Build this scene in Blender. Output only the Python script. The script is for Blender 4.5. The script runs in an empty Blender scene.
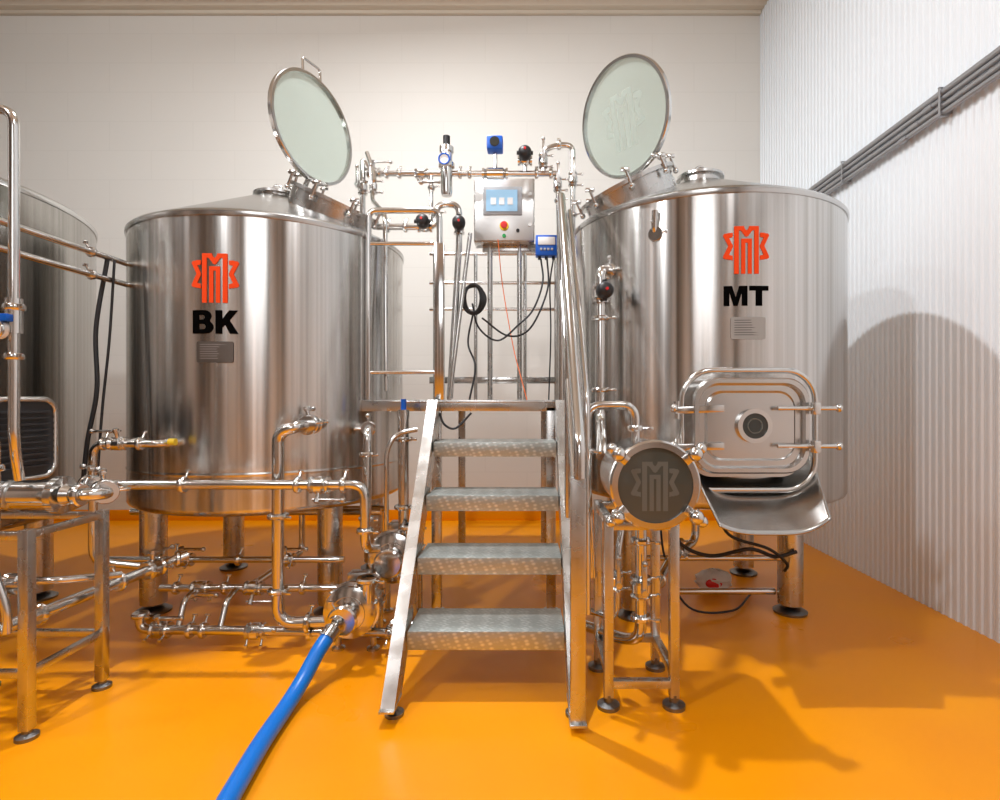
import bpy, bmesh, math, random
from mathutils import Vector as V, Matrix
from mathutils.geometry import tessellate_polygon
random.seed(4)
scene=bpy.context.scene
col=scene.collection
scene.view_settings.view_transform='Standard'

# ------------------------------------------------------------ materials
def mat(name,color,rough=.5,metal=0.,spec=.5,**k):
    m=bpy.data.materials.new(name); m.use_nodes=True
    p=m.node_tree.nodes['Principled BSDF']
    p.inputs['Base Color'].default_value=(*color,1)
    p.inputs['Roughness'].default_value=rough
    p.inputs['Metallic'].default_value=metal
    p.inputs['Specular IOR Level'].default_value=spec
    for a,b in k.items():
        p.inputs[a.replace('_',' ')].default_value=b
    return m
def nodes(m): return m.node_tree.nodes, m.node_tree.links, m.node_tree.nodes['Principled BSDF']
def noise_to(m,scale3,nscale,c1,c2,r1=None,r2=None,bump=0,coord='Object',detail=4):
    n,l,p=nodes(m)
    tc=n.new('ShaderNodeTexCoord'); mp=n.new('ShaderNodeMapping'); mp.inputs['Scale'].default_value=scale3
    nz=n.new('ShaderNodeTexNoise'); nz.inputs['Scale'].default_value=nscale; nz.inputs['Detail'].default_value=detail
    l.new(tc.outputs[coord],mp.inputs[0]); l.new(mp.outputs[0],nz.inputs['Vector'])
    f=n.new('ShaderNodeMapRange'); f.inputs['From Min'].default_value=.32; f.inputs['From Max'].default_value=.68
    l.new(nz.outputs['Fac'],f.inputs['Value'])
    cr=n.new('ShaderNodeMix'); cr.data_type='RGBA'
    cr.inputs['A'].default_value=(*c1,1); cr.inputs['B'].default_value=(*c2,1)
    l.new(f.outputs[0],cr.inputs['Factor']); l.new(cr.outputs['Result'],p.inputs['Base Color'])
    if r1 is not None:
        mr=n.new('ShaderNodeMapRange'); mr.inputs['From Min'].default_value=.3; mr.inputs['From Max'].default_value=.7
        mr.inputs['To Min'].default_value=r1; mr.inputs['To Max'].default_value=r2
        l.new(nz.outputs['Fac'],mr.inputs['Value']); l.new(mr.outputs[0],p.inputs['Roughness'])
    if bump:
        b=n.new('ShaderNodeBump'); b.inputs['Strength'].default_value=bump; b.inputs['Distance'].default_value=.01
        l.new(nz.outputs['Fac'],b.inputs['Height']); l.new(b.outputs[0],p.inputs['Normal'])
    return nz

def tank_steel(name,c1,c2):
    m=mat(name,c1,.3,1.)
    noise_to(m,(13,13,.07),2.4,c1,c2,.17,.27,detail=6)  # vertical colour streaks imitate reflected light on the brushed steel
    n,l,p=nodes(m); p.inputs['Anisotropic'].default_value=.85; p.inputs['Anisotropic Rotation'].default_value=.25
    tg=n.new('ShaderNodeTangent'); tg.direction_type='RADIAL'; tg.axis='Z'; l.new(tg.outputs[0],p.inputs['Tangent'])
    return m
M_tank=tank_steel('brushed_tank_steel',(.46,.445,.42),(.74,.735,.72))
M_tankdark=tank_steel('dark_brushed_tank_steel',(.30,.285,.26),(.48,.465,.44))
M_cone=mat('satin_steel_top',(.66,.64,.61),.28,1.)
noise_to(M_cone,(1,1,1),3,(.58,.58,.57),(.64,.64,.63),.20,.26)
M_panel=mat('pale_satin_steel',(.70,.70,.69),.36,1.)
M_pipe=mat('polished_pipe_steel',(.68,.675,.66),.15,1.)
M_steel=mat('satin_steel',(.58,.575,.56),.3,1.)
noise_to(M_steel,(1,1,1),10,(.54,.535,.52),(.61,.605,.59),.22,.32)
M_dark=mat('dark_cast_steel',(.22,.22,.22),.35,1.)
M_galv=mat('galvanised_tread_plate',(.5,.53,.52),.40,.8)
n,l,p=nodes(M_galv)
tc=n.new('ShaderNodeTexCoord'); vo=n.new('ShaderNodeTexVoronoi'); vo.inputs['Scale'].default_value=60; vo.inputs['Randomness'].default_value=.35
mp=n.new('ShaderNodeMapping'); mp.inputs['Scale'].default_value=(.7,1.7,1); mp.inputs['Rotation'].default_value=(0,.3,.6)
l.new(tc.outputs['Object'],mp.inputs[0]); l.new(mp.outputs[0],vo.inputs['Vector'])
cr=n.new('ShaderNodeValToRGB'); cr.color_ramp.elements[0].color=(.76,.80,.78,1); cr.color_ramp.elements[1].color=(.46,.50,.48,1)
cr.color_ramp.elements[0].position=.15; cr.color_ramp.elements[1].position=.5
l.new(vo.outputs['Distance'],cr.inputs[0]); l.new(cr.outputs[0],p.inputs['Base Color'])
b=n.new('ShaderNodeBump'); b.inputs['Strength'].default_value=.35; b.inputs['Distance'].default_value=.002; b.invert=True
l.new(vo.outputs['Distance'],b.inputs['Height']); l.new(b.outputs[0],p.inputs['Normal'])
M_black=mat('black_rubber',(.012,.012,.014),.45)
M_motor=mat('black_motor_casing',(.035,.035,.038),.4,.3)
M_text=mat('black_vinyl',(.003,.003,.003),.9,0,.0)
M_orange=mat('orange_vinyl',(.90,.075,.01),.6,0,.15)
M_blue=mat('blue_hose_rubber',(.0,.17,.66),.35)
M_blueplastic=mat('blue_plastic',(.0,.1,.55),.35)
M_white=mat('white_plastic',(.8,.8,.8),.4)
M_grey=mat('grey_plastic',(.35,.36,.38),.4)
M_red=mat('red_plastic',(.7,.02,.02),.35)
M_yellow=mat('yellow_plastic',(.85,.6,.02),.4)
M_green=mat('green_plastic',(.02,.4,.1),.4)
M_cableorange=mat('orange_cable',(.8,.16,.03),.5)
M_plate=mat('etched_plate',(.22,.21,.20),.35,.9)
M_platelight=mat('silver_etched_plate',(.42,.415,.40),.45,.7)
M_etch=mat('etched_mark',(.42,.42,.42),.5,.6)
M_etchblack=mat('printed_mark',(.10,.10,.10),.6)
M_etchdark=mat('etched_glass_mark',(.13,.14,.13),.2)
M_lid=mat('pale_green_glass',(.68,.76,.71),.06,0,.5)
n,l,p=nodes(M_lid); p.inputs['Transmission Weight'].default_value=.8; p.inputs['IOR'].default_value=1.15
M_frost=mat('frosted_mark',(.74,.82,.77),.10,0,.5,Transmission_Weight=.72,IOR=1.15)
M_darkglass=mat('dark_sight_glass',(.035,.04,.037),.05,0,.6)
M_greyglass=mat('grey_green_sight_glass',(.07,.077,.068),.05,0,.7)
M_screen=mat('touch_screen',(.20,.35,.5),.2)
n,l,p=nodes(M_screen); p.inputs['Emission Color'].default_value=(.45,.68,.85,1); p.inputs['Emission Strength'].default_value=.4
M_bag=mat('white_bag_plastic',(.8,.78,.75),.4)

M_floor=mat('orange_epoxy',(.84,.26,.0),.28,0,.35)
noise_to(M_floor,(1,1,1),1.3,(.87,.29,.0),(.92,.335,.0),.26,.38,bump=.02)
M_wall=mat('painted_block_wall',(.72,.70,.67),.7)
n,l,p=nodes(M_wall)
tc=n.new('ShaderNodeTexCoord'); mp=n.new('ShaderNodeMapping'); mp.inputs['Rotation'].default_value=(math.pi/2,0,0)
bk=n.new('ShaderNodeTexBrick'); bk.inputs['Scale'].default_value=1; bk.inputs['Brick Width'].default_value=.8; bk.inputs['Row Height'].default_value=.28
bk.inputs['Mortar Size'].default_value=.008; bk.inputs['Mortar Smooth'].default_value=.8
bk.inputs['Color1'].default_value=(.72,.70,.655,1); bk.inputs['Color2'].default_value=(.714,.694,.649,1); bk.inputs['Mortar'].default_value=(.69,.67,.625,1)
l.new(tc.outputs['Object'],mp.inputs[0]); l.new(mp.outputs[0],bk.inputs['Vector']); l.new(bk.outputs['Color'],p.inputs['Base Color'])
M_corr=mat('white_corrugated_sheet',(.78,.835,.88),.38,0,.5)
M_ceil=mat('beige_ceiling_sheet',(.66,.60,.50),.6)
M_room=mat('grey_side_wall',(.25,.24,.225),.7)
M_reflector=mat('pale_reflector_panel',(.80,.80,.79),.6)  # pale finish of the added panels that the tanks reflect
M_zinc=mat('galvanised_conduit',(.36,.37,.39),.35,.7)

# ------------------------------------------------------------ builder
wpos={}
def basis(axis):
    a=V(axis).normalized(); t=V((0,0,1)) if abs(a.z)<.9 else V((1,0,0))
    x=t.cross(a).normalized(); y=a.cross(x)
    return x,y,a
def arc_path(pts,bend,n=6):
    pts=[V(p) for p in pts]; out=[pts[0]]
    for i in range(1,len(pts)-1):
        p0,p1,p2=pts[i-1],pts[i],pts[i+1]
        a=(p0-p1);b=(p2-p1); d=min(bend,a.length*.49,b.length*.49)
        A=p1+a.normalized()*d;Bp=p1+b.normalized()*d
        for k in range(n+1):
            t=k/n; out.append(A*(1-t)**2+p1*2*t*(1-t)+Bp*t*t)
    out.append(pts[-1]); return out
def smooth_path(pts,n=8):
    pts=[V(p) for p in pts]; P=[pts[0]*2-pts[1]]+pts+[pts[-1]*2-pts[-2]]; out=[]
    for i in range(1,len(P)-2):
        for k in range(n):
            t=k/n; a,b,c,d=P[i-1],P[i],P[i+1],P[i+2]
            out.append(.5*((2*b)+(c-a)*t+(2*a-5*b+4*c-d)*t*t+(3*b-a-3*c+d)*t**3))
    out.append(pts[-1]); return out
class B:
    def __init__(s): s.bm=bmesh.new()
    def lathe(s,o,axis,prof,seg=28,closed=False):
        x,y,a=basis(axis); o=V(o); rings=[]
        for r,h in prof:
            if r<1e-6: rings.append([s.bm.verts.new(o+a*h)])
            else: rings.append([s.bm.verts.new(o+a*h+(x*math.cos(2*math.pi*i/seg)+y*math.sin(2*math.pi*i/seg))*r) for i in range(seg)])
        pr=list(zip(rings,rings[1:]))
        if closed: pr.append((rings[-1],rings[0]))
        for R1,R2 in pr:
            for i in range(seg):
                j=(i+1)%seg
                f=[R1[i%len(R1)],R1[j%len(R1)],R2[j%len(R2)],R2[i%len(R2)]]
                u=[]
                for v in f:
                    if v not in u: u.append(v)
                if len(u)>2:
                    try: s.bm.faces.new(u)
                    except ValueError: pass
        return s
    def cyl(s,a,b,r,r2=None,seg=20):
        a=V(a);b=V(b); L=(b-a).length; r2=r if r2 is None else r2
        return s.lathe(a,b-a,[(0,0),(r,0),(r2,L),(0,L)],seg)
    def torus(s,c,axis,R,r,seg=32,ms=10,sy=1.):
        return s.lathe(c,axis,[(R+r*math.cos(2*math.pi*k/ms),r*sy*math.sin(2*math.pi*k/ms)) for k in range(ms)],seg,True)
    def ring(s,c,axis,ri,ro,h,seg=40):
        return s.lathe(c,axis,[(ri,-h/2),(ro,-h/2),(ro,h/2),(ri,h/2)],seg,True)
    def ball(s,c,r,sc=(1,1,1),seg=16):
        m=Matrix.Translation(V(c))@Matrix.Diagonal((*sc,1))
        bmesh.ops.create_uvsphere(s.bm,u_segments=seg,v_segments=seg//2,radius=r,matrix=m); return s
    def box(s,c,size,rot=None,bev=.002):
        m=Matrix.Translation(V(c))@(rot.to_4x4() if rot else Matrix.Identity(4))@Matrix.Diagonal((*size,1))
        g=bmesh.ops.create_cube(s.bm,size=1,matrix=m)
        if bev:
            es=list({e for v in g['verts'] for e in v.link_edges})
            bmesh.ops.bevel(s.bm,geom=es,offset=min(bev,min(size)*.3),segments=2,affect='EDGES',profile=.5)
        return s
    def bar(s,a,b,w,h,up=(0,0,1)):
        a=V(a);b=V(b); y=(b-a).normalized(); x=y.cross(V(up)).normalized(); z=x.cross(y)
        R=Matrix((x,y,z)).transposed()
        return s.box((a+b)/2,(w,(b-a).length,h),R)
    def tube(s,pts,r,bend=.05,seg=14,path=None,closed=False):
        P=path if path else arc_path(pts,bend); P=[V(p) for p in P]
        Q=[P[0]]
        for p in P[1:]:
            if (p-Q[-1]).length>1e-4: Q.append(p)
        P=Q; n=len(P); x=None; rings=[]
        for i in range(n):
            if closed: t=(P[(i+1)%n]-P[i-1]).normalized()
            else: t=(P[min(i+1,n-1)]-P[max(i-1,0)]).normalized()
            if x is None: x=basis(t)[0]
            x=(x-t*x.dot(t)).normalized(); y=t.cross(x)
            rings.append([s.bm.verts.new(P[i]+(x*math.cos(2*math.pi*k/seg)+y*math.sin(2*math.pi*k/seg))*r) for k in range(seg)])
        pr=list(zip(rings,rings[1:]))
        if closed: pr.append((rings[-1],rings[0]))
        for R1,R2 in pr:
            for k in range(seg):
                j=(k+1)%seg; s.bm.faces.new((R1[k],R1[j],R2[j],R2[k]))
        if not closed:
            s.bm.faces.new(rings[0]); s.bm.faces.new(rings[-1])
        return s
    def prism(s,loop,vec):
        vec=V(vec); a=[s.bm.verts.new(V(p)) for p in loop]; b=[s.bm.verts.new(V(p)+vec) for p in loop]
        s.bm.faces.new(a); s.bm.faces.new(b); n=len(a)
        for i in range(n):
            j=(i+1)%n; s.bm.faces.new((a[i],a[j],b[j],b[i]))
        return s
    def done(s,name,m,parent=None,label=None,ang=35,recalc=True):
        bm=s.bm
        if recalc: bmesh.ops.recalc_face_normals(bm,faces=bm.faces)
        me=bpy.data.meshes.new(name)
        xs=[v.co for v in bm.verts]
        c=V([(min(v[i] for v in xs)+max(v[i] for v in xs))/2 for i in range(3)])
        for v in bm.verts: v.co-=c
        bm.to_mesh(me); bm.free()
        me.shade_smooth(); me.set_sharp_from_angle(angle=math.radians(ang))
        me.materials.append(m)
        o=bpy.data.objects.new(name,me); col.objects.link(o); wpos[o.name]=c
        if parent: o.parent=parent; o.location=c-wpos[parent.name]
        else: o.location=c
        if label: o['label']=label
        return o
def top(o,label,cat,group=None):
    o['label']=label;o['category']=cat
    if group:o['group']=group
    return o
def root(name,loc,label,cat,group=None):
    o=bpy.data.objects.new(name,None); o.empty_display_size=.1; col.objects.link(o); o.location=loc; wpos[o.name]=V(loc)
    return top(o,label,cat,group)
def structure(o): o['kind']='structure'; return o

# ------------------------------------------------------------ fittings
def clamp(parent,p,axis,r):
    a=V(axis).normalized(); p=V(p); x,y,_=basis(a)
    b=B().lathe(p-a*.011,a,[(r*.9,0),(r*1.55,0),(r*1.75,.006),(r*1.75,.016),(r*1.55,.022),(r*.9,.022)],22)
    q=p+(y+x*.6).normalized()*r*1.7
    b.cyl(q,q+(y+x*.6).normalized()*.028,.005).box(q+(y+x*.6).normalized()*.03,(.022,.01,.012))
    b.done('tri_clamp',M_pipe,parent)
def valve(parent,p,axis,r,hdir,lever=.11,knob=None):
    a=V(axis).normalized(); p=V(p); h=V(hdir).normalized()
    b=B().lathe(p-a*.042,a,[(0,0),(r*1.6,0),(r*1.75,.008),(r*1.2,.02),(r*1.75,.026),(r*1.75,.058),(r*1.2,.064),(r*1.75,.076),(r*1.6,.084),(0,.084)],22)
    x=a.cross(h)
    for s_ in(-1,1):
        b.cyl(p+a*.034*s_+x*r*1.6,p+a*.034*s_+x*(r*1.6+.03),.005)
        b.box(p+a*.034*s_+x*(r*1.6+.03),(.014,.014,.014))
    b.cyl(p,p+h*(r*1.75+.025),.009)
    o=b.done('butterfly_valve',M_pipe,parent)
    q=p+h*(r*1.75+.03)
    B().bar(q-a*.02,q+a*lever,.018,.008,h).cyl(q-h*.008,q+h*.012,.013).ball(q+a*lever,.012).done('valve_handle',knob or M_steel,o)
    return o
def actuator_valve(parent,p,axis,r,hdir,m=None):
    a=V(axis).normalized(); p=V(p); h=V(hdir).normalized()
    b=B().lathe(p-a*.045,a,[(0,0),(r*1.7,0),(r*1.7,.012),(r*1.25,.02),(r*1.6,.03),(r*1.6,.06),(r*1.25,.07),(r*1.7,.078),(r*1.7,.09),(0,.09)],22)
    b.cyl(p,p+h*(r*1.6+.03),.014)
    o=b.done('control_valve',M_pipe,parent)
    q=p+h*(r*1.6+.02)
    B().lathe(q,h,[(0,0),(.036,0),(.04,.01),(.04,.05),(.03,.065),(.018,.07),(0,.075)],24).cyl(q+h*.03-a*.05,q+h*.03+a*.05,.012).done('valve_actuator',m or M_black,o)
    B().cyl(q+h*.07,q+h*.082,.007).done('position_indicator',M_red,o)
def pipe(pts,r,label,valves=(),clamps=(),bend=.06,m=None,cat='pipe',name='steel_pipe'):
    o=top(B().tube(pts,r,bend).done(name,m or M_pipe),label,cat)
    for v in valves: valve(o,*v)
    for c in clamps: clamp(o,*c)
    return o

# decals -------------------------------------------------
def arc(cx,cy,rx,ry,a0,a1,n=10): return [(cx+rx*math.cos(math.radians(a0+(a1-a0)*i/n)),cy+ry*math.sin(math.radians(a0+(a1-a0)*i/n))) for i in range(n+1)]
LET={
 'B':(.86,[[[(0,0),(.5,0)]+arc(.54,.28,.32,.28,-90,55)+arc(.5,.75,.28,.25,-40,90)+[(0,1)],
      [(.27,.19),(.45,.19)]+arc(.45,.30,.1,.11,-90,90,6)+[(.27,.41)],[(.27,.60),(.42,.60)]+arc(.42,.70,.09,.10,-90,90,6)+[(.27,.80)]]]),
 'K':(.88,[[[(0,0),(.27,0),(.27,.27),(.38,.39),(.57,0),(.9,0),(.56,.58),(.88,1),(.54,1),(.27,.62),(.27,1),(0,1)]]]),
 'M':(1.0,[[[(0,0),(.24,0),(.24,.68),(.41,0),(.59,0),(.76,.68),(.76,0),(1,0),(1,1),(.65,1),(.5,.42),(.35,1),(0,1)]]]),
 'T':(.84,[[[(.28,0),(.56,0),(.56,.76),(.84,.76),(.84,1),(0,1),(0,.76),(.28,.76)]]])}
def word(t,h,w):
    x=0; polys=[]
    for ch in t:
        W_,pl=LET[ch]
        for p_ in pl: polys.append([[(q[0]+x,q[1]) for q in loop] for loop in p_])
        x+=W_+.08
    x-=.08
    return [[[((q[0]/x-.5)*w,(q[1]-.5)*h) for q in loop] for loop in p_] for p_ in polys]
# interlaced monogram, drawn stroke over stroke with thin gaps at the crossings
LOGO_LINES=[
 [(-.70,.12),(.70,.12)],
 [(-.46,-.38),(.46,-.38)],
 [(-.44,.60),(-.88,.56),(-.66,.12),(-.88,-.32),(-.44,-.40)],
 [(.44,.60),(.88,.56),(.66,.12),(.88,-.32),(.44,-.40)],
 [(-.42,-.96),(-.42,.86),(-.20,.86),(0,.60),(.20,.86),(.42,.86),(.42,-.96)],
 [(-.14,-.96),(-.14,.34),(.14,.34),(.14,-.96)]]
def logo_grid(sw=.19,gap=.05,N=84):
    g=[[False]*N for _ in range(N)]
    for L in LOGO_LINES:
        segs=[(V(a),V(b)) for a,b in zip(L,L[1:])]
        new=[]
        for j in range(N):
            y=-1.05+2.1*(j+.5)/N
            for i in range(N):
                x=-1.05+2.1*(i+.5)/N; q=V((x,y)); best=9
                for a,b in segs:
                    ab=b-a; t=max(0,min(1,(q-a).dot(ab)/ab.length_squared)); d_=q-(a+ab*t)
                    # square caps: use max-norm for axis aligned strokes
                    d=max(abs(d_.x),abs(d_.y)) if (abs(ab.x)<1e-6 or abs(ab.y)<1e-6) else d_.length
                    best=min(best,d)
                if best<sw/2+gap: g[j][i]=False
                if best<sw/2: new.append((j,i))
        for j,i in new: g[j][i]=True
    runs=[]; c=2.1/N
    for j in range(N):
        i=0
        while i<N:
            if g[j][i]:
                k=i
                while k<N and g[j][k]: k+=1
                runs.append((-1.05+i*c,-1.05+j*c,-1.05+k*c,-1.05+(j+1)*c)); i=k
            else: i+=1
    return runs
RUNS=logo_grid()
def logo(w,h,*_): return [[[(a*w/2,b_*h/2),(c*w/2,b_*h/2),(c*w/2,d*h/2),(a*w/2,d*h/2)]] for a,b_,c,d in RUNS]
def rrect(w,h,r,n=6):
    return arc(w/2-r,h/2-r,r,r,0,90,n)+arc(-w/2+r,h/2-r,r,r,90,180,n)+arc(-w/2+r,-h/2+r,r,r,180,270,n)+arc(w/2-r,-h/2+r,r,r,270,360,n)
def decal(name,polys,m,parent,fn,label=None,step=.02):
    bm=bmesh.new()
    for loops in polys:
        vs=[[V((q[0],q[1],0)) for q in lp] for lp in loops]; flat=[bm.verts.new(q) for lp in vs for q in lp]
        for t in tessellate_polygon(vs):
            try: bm.faces.new([flat[i] for i in t])
            except ValueError: pass
    xs=[v.co.x for v in bm.verts]; x=min(xs)+step
    while x<max(xs):
        bmesh.ops.bisect_plane(bm,geom=bm.verts[:]+bm.edges[:]+bm.faces[:],plane_co=(x,0,0),plane_no=(1,0,0)); x+=step
    for f in bm.faces:
        f.normal_update()
        if f.normal.z<0: f.normal_flip()
    for v in bm.verts: v.co=fn(v.co.x,v.co.y)
    b=B(); b.bm.free(); b.bm=bm
    return b.done(name,m,parent,label,recalc=False)
def on_cyl(cx,cy,R,az,z,off=.0025):
    def f(x,y):
        a=az+x/R; return V((cx+(R+off)*math.cos(a),cy+(R+off)*math.sin(a),z+y))
    return f

# ------------------------------------------------------------ room
o=B(); o.bm.faces.new([o.bm.verts.new(c) for c in((-5.5,-3.6,0),(2.3,-3.6,0),(2.3,5.3,0),(-5.5,5.3,0))])
structure(o.done('floor',M_floor))
structure(B().box((-1.6,5.37,2.42),(7.9,.2,4.86),bev=0).done('wall_back',M_wall))
structure(B().box((-5.6,.85,2.42),(.2,8.9,4.86),bev=0).done('wall_left',M_room))
structure(B().box((-1.6,-3.7,2.42),(7.9,.2,4.86),bev=0).done('wall_front',M_room))
for i,(x,w_) in enumerate(((-4.3,.7),(-2.5,.9),(-.6,.6),(1.3,.8))):  # unseen panels added behind the camera for pale bands in the tank reflections
    d=B().box((x,-3.585,1.7),(w_,.03,3.4),bev=0)
    for k in range(16): d.box((x,-3.565,.1+.21*k),(w_,.012,.02),bev=0)
    structure(d.done('door_%d'%(i+1),M_reflector))
for i,y in enumerate((-1.6,1.2)):  # two more added panels on the left wall, out of view, same purpose
    d=B().box((-5.485,y,1.7),(.03,1.0,3.4),bev=0); structure(d.done('door_%d'%(i+5),M_reflector))
structure(B().box((-1.6,5.262,.05),(7.66,.014,.10),bev=.003).done('baseboard_back',M_floor))
b=B(); per=.05; N=int(8.85/per*8); prev=None
for i in range(N+1):
    y=5.27-i*per/8; ph=(i%8)/8
    x=2.23+(.0 if ph<.5 else .006) + (0.003 if ph in(.0,.5) else 0)
    cur=(b.bm.verts.new((x,y,0)),b.bm.verts.new((x,y,4.85)))
    if prev: b.bm.faces.new((prev[0],cur[0],cur[1],prev[1]))
    prev=cur
structure(b.done('wall_right',M_corr,ang=20))
b=B(); prev=None
for i in range(0,180):
    y=5.27-i*.05; z=4.86+(0 if i%6<3 else .03)
    cur=(b.bm.verts.new((-5.5,y,z)),b.bm.verts.new((2.3,y,z)))
    if prev: b.bm.faces.new((prev[0],cur[0],cur[1],prev[1]))
    prev=cur
structure(b.done('ceiling',M_ceil,ang=10))
structure(B().box((-1.6,5.25,4.85),(7.66,.04,.04),bev=.004).done('trim_1',M_ceil))

# ------------------------------------------------------------ tanks
def tank(cx,cy,R,z0,z1,label,legs,leg_r=.065,band=None,name='brewing_tank',rise=.31,neck=.05,mt=None):
    t=root(name,(cx,cy,0),label,'tank')
    prof=[(0,z0-.07),(R*.5,z0-.055),(R*.85,z0-.03),(R-.03,z0-.012),(R-.008,z0),(R,z0+.015),(R,z0+.022),(R,z0+.03)]
    if band: prof+=[(R,band-.012),(R,band-.007),(R+.002,band-.003),(R+.002,band+.003),(R,band+.007),(R,band+.012)]
    prof+=[(R,z1-.04),(R,z1-.03),(R,z1)]
    B().lathe((cx,cy,0),(0,0,1),prof,160).done('tank_body',mt or M_tank,t)
    B().lathe((cx,cy,0),(0,0,1),[(R-.02,z1-.022),(R+.005,z1-.022),(R+.008,z1-.012),(R+.008,z1),(R-.004,z1+.012),(R-.02,z1+.02),(.16,z1+rise-.01),(.14,z1+rise),(.0,z1+rise+.01)],128).done('cone_top',M_cone,t)
    B().lathe((cx,cy,z1+rise-.03),(0,0,1),[(.10,0),(.115,.0),(.115,neck),(.135,neck+.002),(.135,neck+.016),(.115,neck+.02),(.06,neck+.03),(0,neck+.033)],48).torus((cx,cy,z1+rise+neck+.02),(0,1,0),.03,.006).done('vent_collar',M_steel,t)
    for lx,ly in legs:
        L=B().cyl((cx+lx,cy+ly,.05),(cx+lx,cy+ly,z0-.005),leg_r,seg=32).done('leg',M_steel,t)
        B().lathe((cx+lx,cy+ly,0),(0,0,1),[(0,0),(leg_r+.02,0),(leg_r+.022,.012),(leg_r-.01,.03),(.03,.035),(.03,.06),(0,.06)],32).done('foot',M_dark,L)
    return t
def hatch(t,c,ax,r,lc,ln,lr,handle=True,emblem=False):
    c=V(c);ax=V(ax).normalized()
    col_=B().lathe(c-ax*.16,ax,[(r-.01,0),(r,0),(r,.15),(r+.025,.152),(r+.025,.172),(r-.01,.172),(r-.012,.15)],56,True).done('hatch_collar',M_steel,t)
    x,y,_=basis(ax)
    for k in range(8):
        a=k*math.pi/4+.3; q=c+(x*math.cos(a)+y*math.sin(a))*(r+.03)
        B().cyl(q-ax*.03,q+ax*.05,.008).box(q+ax*.055,(.05,.014,.02)).ball(q-ax*.03,.016).done('wing_bolt',M_pipe,col_)
    lc=V(lc);ln=V(ln).normalized()
    L=B().lathe(lc-ln*.012,ln,[(lr-.02,0),(lr-.004,0),(lr,.004),(lr,.026),(lr-.004,.03),(lr-.02,.03)],72,True)
    u=(V((0,0,1))-ln*ln.z).normalized(); s=u.cross(ln)
    if handle: L.tube([lc+u*lr*.96-s*.07,lc+u*(lr+.07)-s*.07,lc+u*(lr+.07)+s*.07,lc+u*lr*.96+s*.07],.008,.02)
    L=L.done('hatch_lid',M_pipe,t,label='round steel-rimmed glass lid standing open')
    B().lathe(lc-ln*.003,ln,[(0,0),(lr-.017,0),(lr-.017,.008),(0,.008)],64).done('lid_glass',M_lid,L,label='pale green glass pane')
    if emblem: decal('etched_emblem',logo(lr*.95,lr*.95),M_frost,L,lambda x_,y_:lc+ln*.0056+s*x_+u*(y_))
    base=c-V((ln.x,ln.y,0)).normalized()*(r+.02)+V((0,0,.02)); low=lc-u*lr*.97
    B().bar(base-s*.035,low-s*.035+u*.02,.012,.03,s).bar(base+s*.035,low+s*.035+u*.02,.012,.03,s).cyl(base-s*.06,base+s*.06,.014).cyl(low-s*.05,low+s*.05,.012).done('hinge',M_pipe,t)

ck=(-1.53,3.37); RK=.75
K=tank(*ck,RK,.60,2.055,'large brushed stainless steel kettle tank lettered BK with orange emblem',[(-.5,-.38),(.46,-.38),(-.48,.4),(.48,.4)],band=.79)
azK=math.atan2(2.623-ck[1],-1.488-ck[0])
decal('lettering',word('BK',.112,.21),M_text,K,on_cyl(*ck,RK,azK,1.522),label='black lettering')
decal('emblem',logo(.225,.235),M_orange,K,on_cyl(*ck,RK,azK,1.737),label='orange-red interlaced monogram emblem')
def plate(t,c,R,az,z,w,h,m=None,m2=None):
    b=decal('nameplate',[[rrect(w,h,.008)]],m or M_plate,t,on_cyl(*c,R,az,z,.004),label='small engraved metal plate')
    lines=[[[(-w*.4,y),( -w*.4+w*random.uniform(.4,.8),y),(-w*.4+w*.5,y+.003),(-w*.4,y+.003)]] for y in [h*(-.32+.11*i) for i in range(7)]]
    decal('plate_engraving',lines,m2 or M_etch,b,on_cyl(*c,R,az,z,.005))
plate(K,ck,RK,azK,1.379,.17,.10)
hatch(K,(-1.13,3.24,2.31),(.42,-.16,.9),.24,(-1.284,3.30,2.775),(.90,-.38,.03),.325)

cm=(1.016,3.23); RM=.75
T=tank(*cm,RM,.66,2.11,'large brushed stainless steel mash tank lettered MT with orange emblem',[(.41,-.25),(-.45,-.30),(.42,.42),(-.42,.42)],rise=.29,neck=.07)
azM=-math.pi/2-.035
decal('lettering',word('MT',.09,.20),M_text,T,on_cyl(*cm,RM,azM,1.62),label='black lettering')
decal('emblem',logo(.21,.215),M_orange,T,on_cyl(*cm,RM,azM,1.832),label='orange-red interlaced monogram emblem')
plate(T,cm,RM,azM+.01,1.474,.155,.10,M_platelight,M_etchblack)
hatch(T,(.56,3.10,2.34),(-.42,-.14,.9),.25,(.565,3.20,2.785),(-.78,-.62,-.22),.325,False,True)
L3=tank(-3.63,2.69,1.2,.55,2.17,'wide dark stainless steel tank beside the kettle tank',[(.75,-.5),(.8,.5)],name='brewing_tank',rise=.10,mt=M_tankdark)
B().torus((-2.70,2.85,2.23),(1,.2,0),.035,.009).done('lifting_eye',M_pipe,L3)

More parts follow.
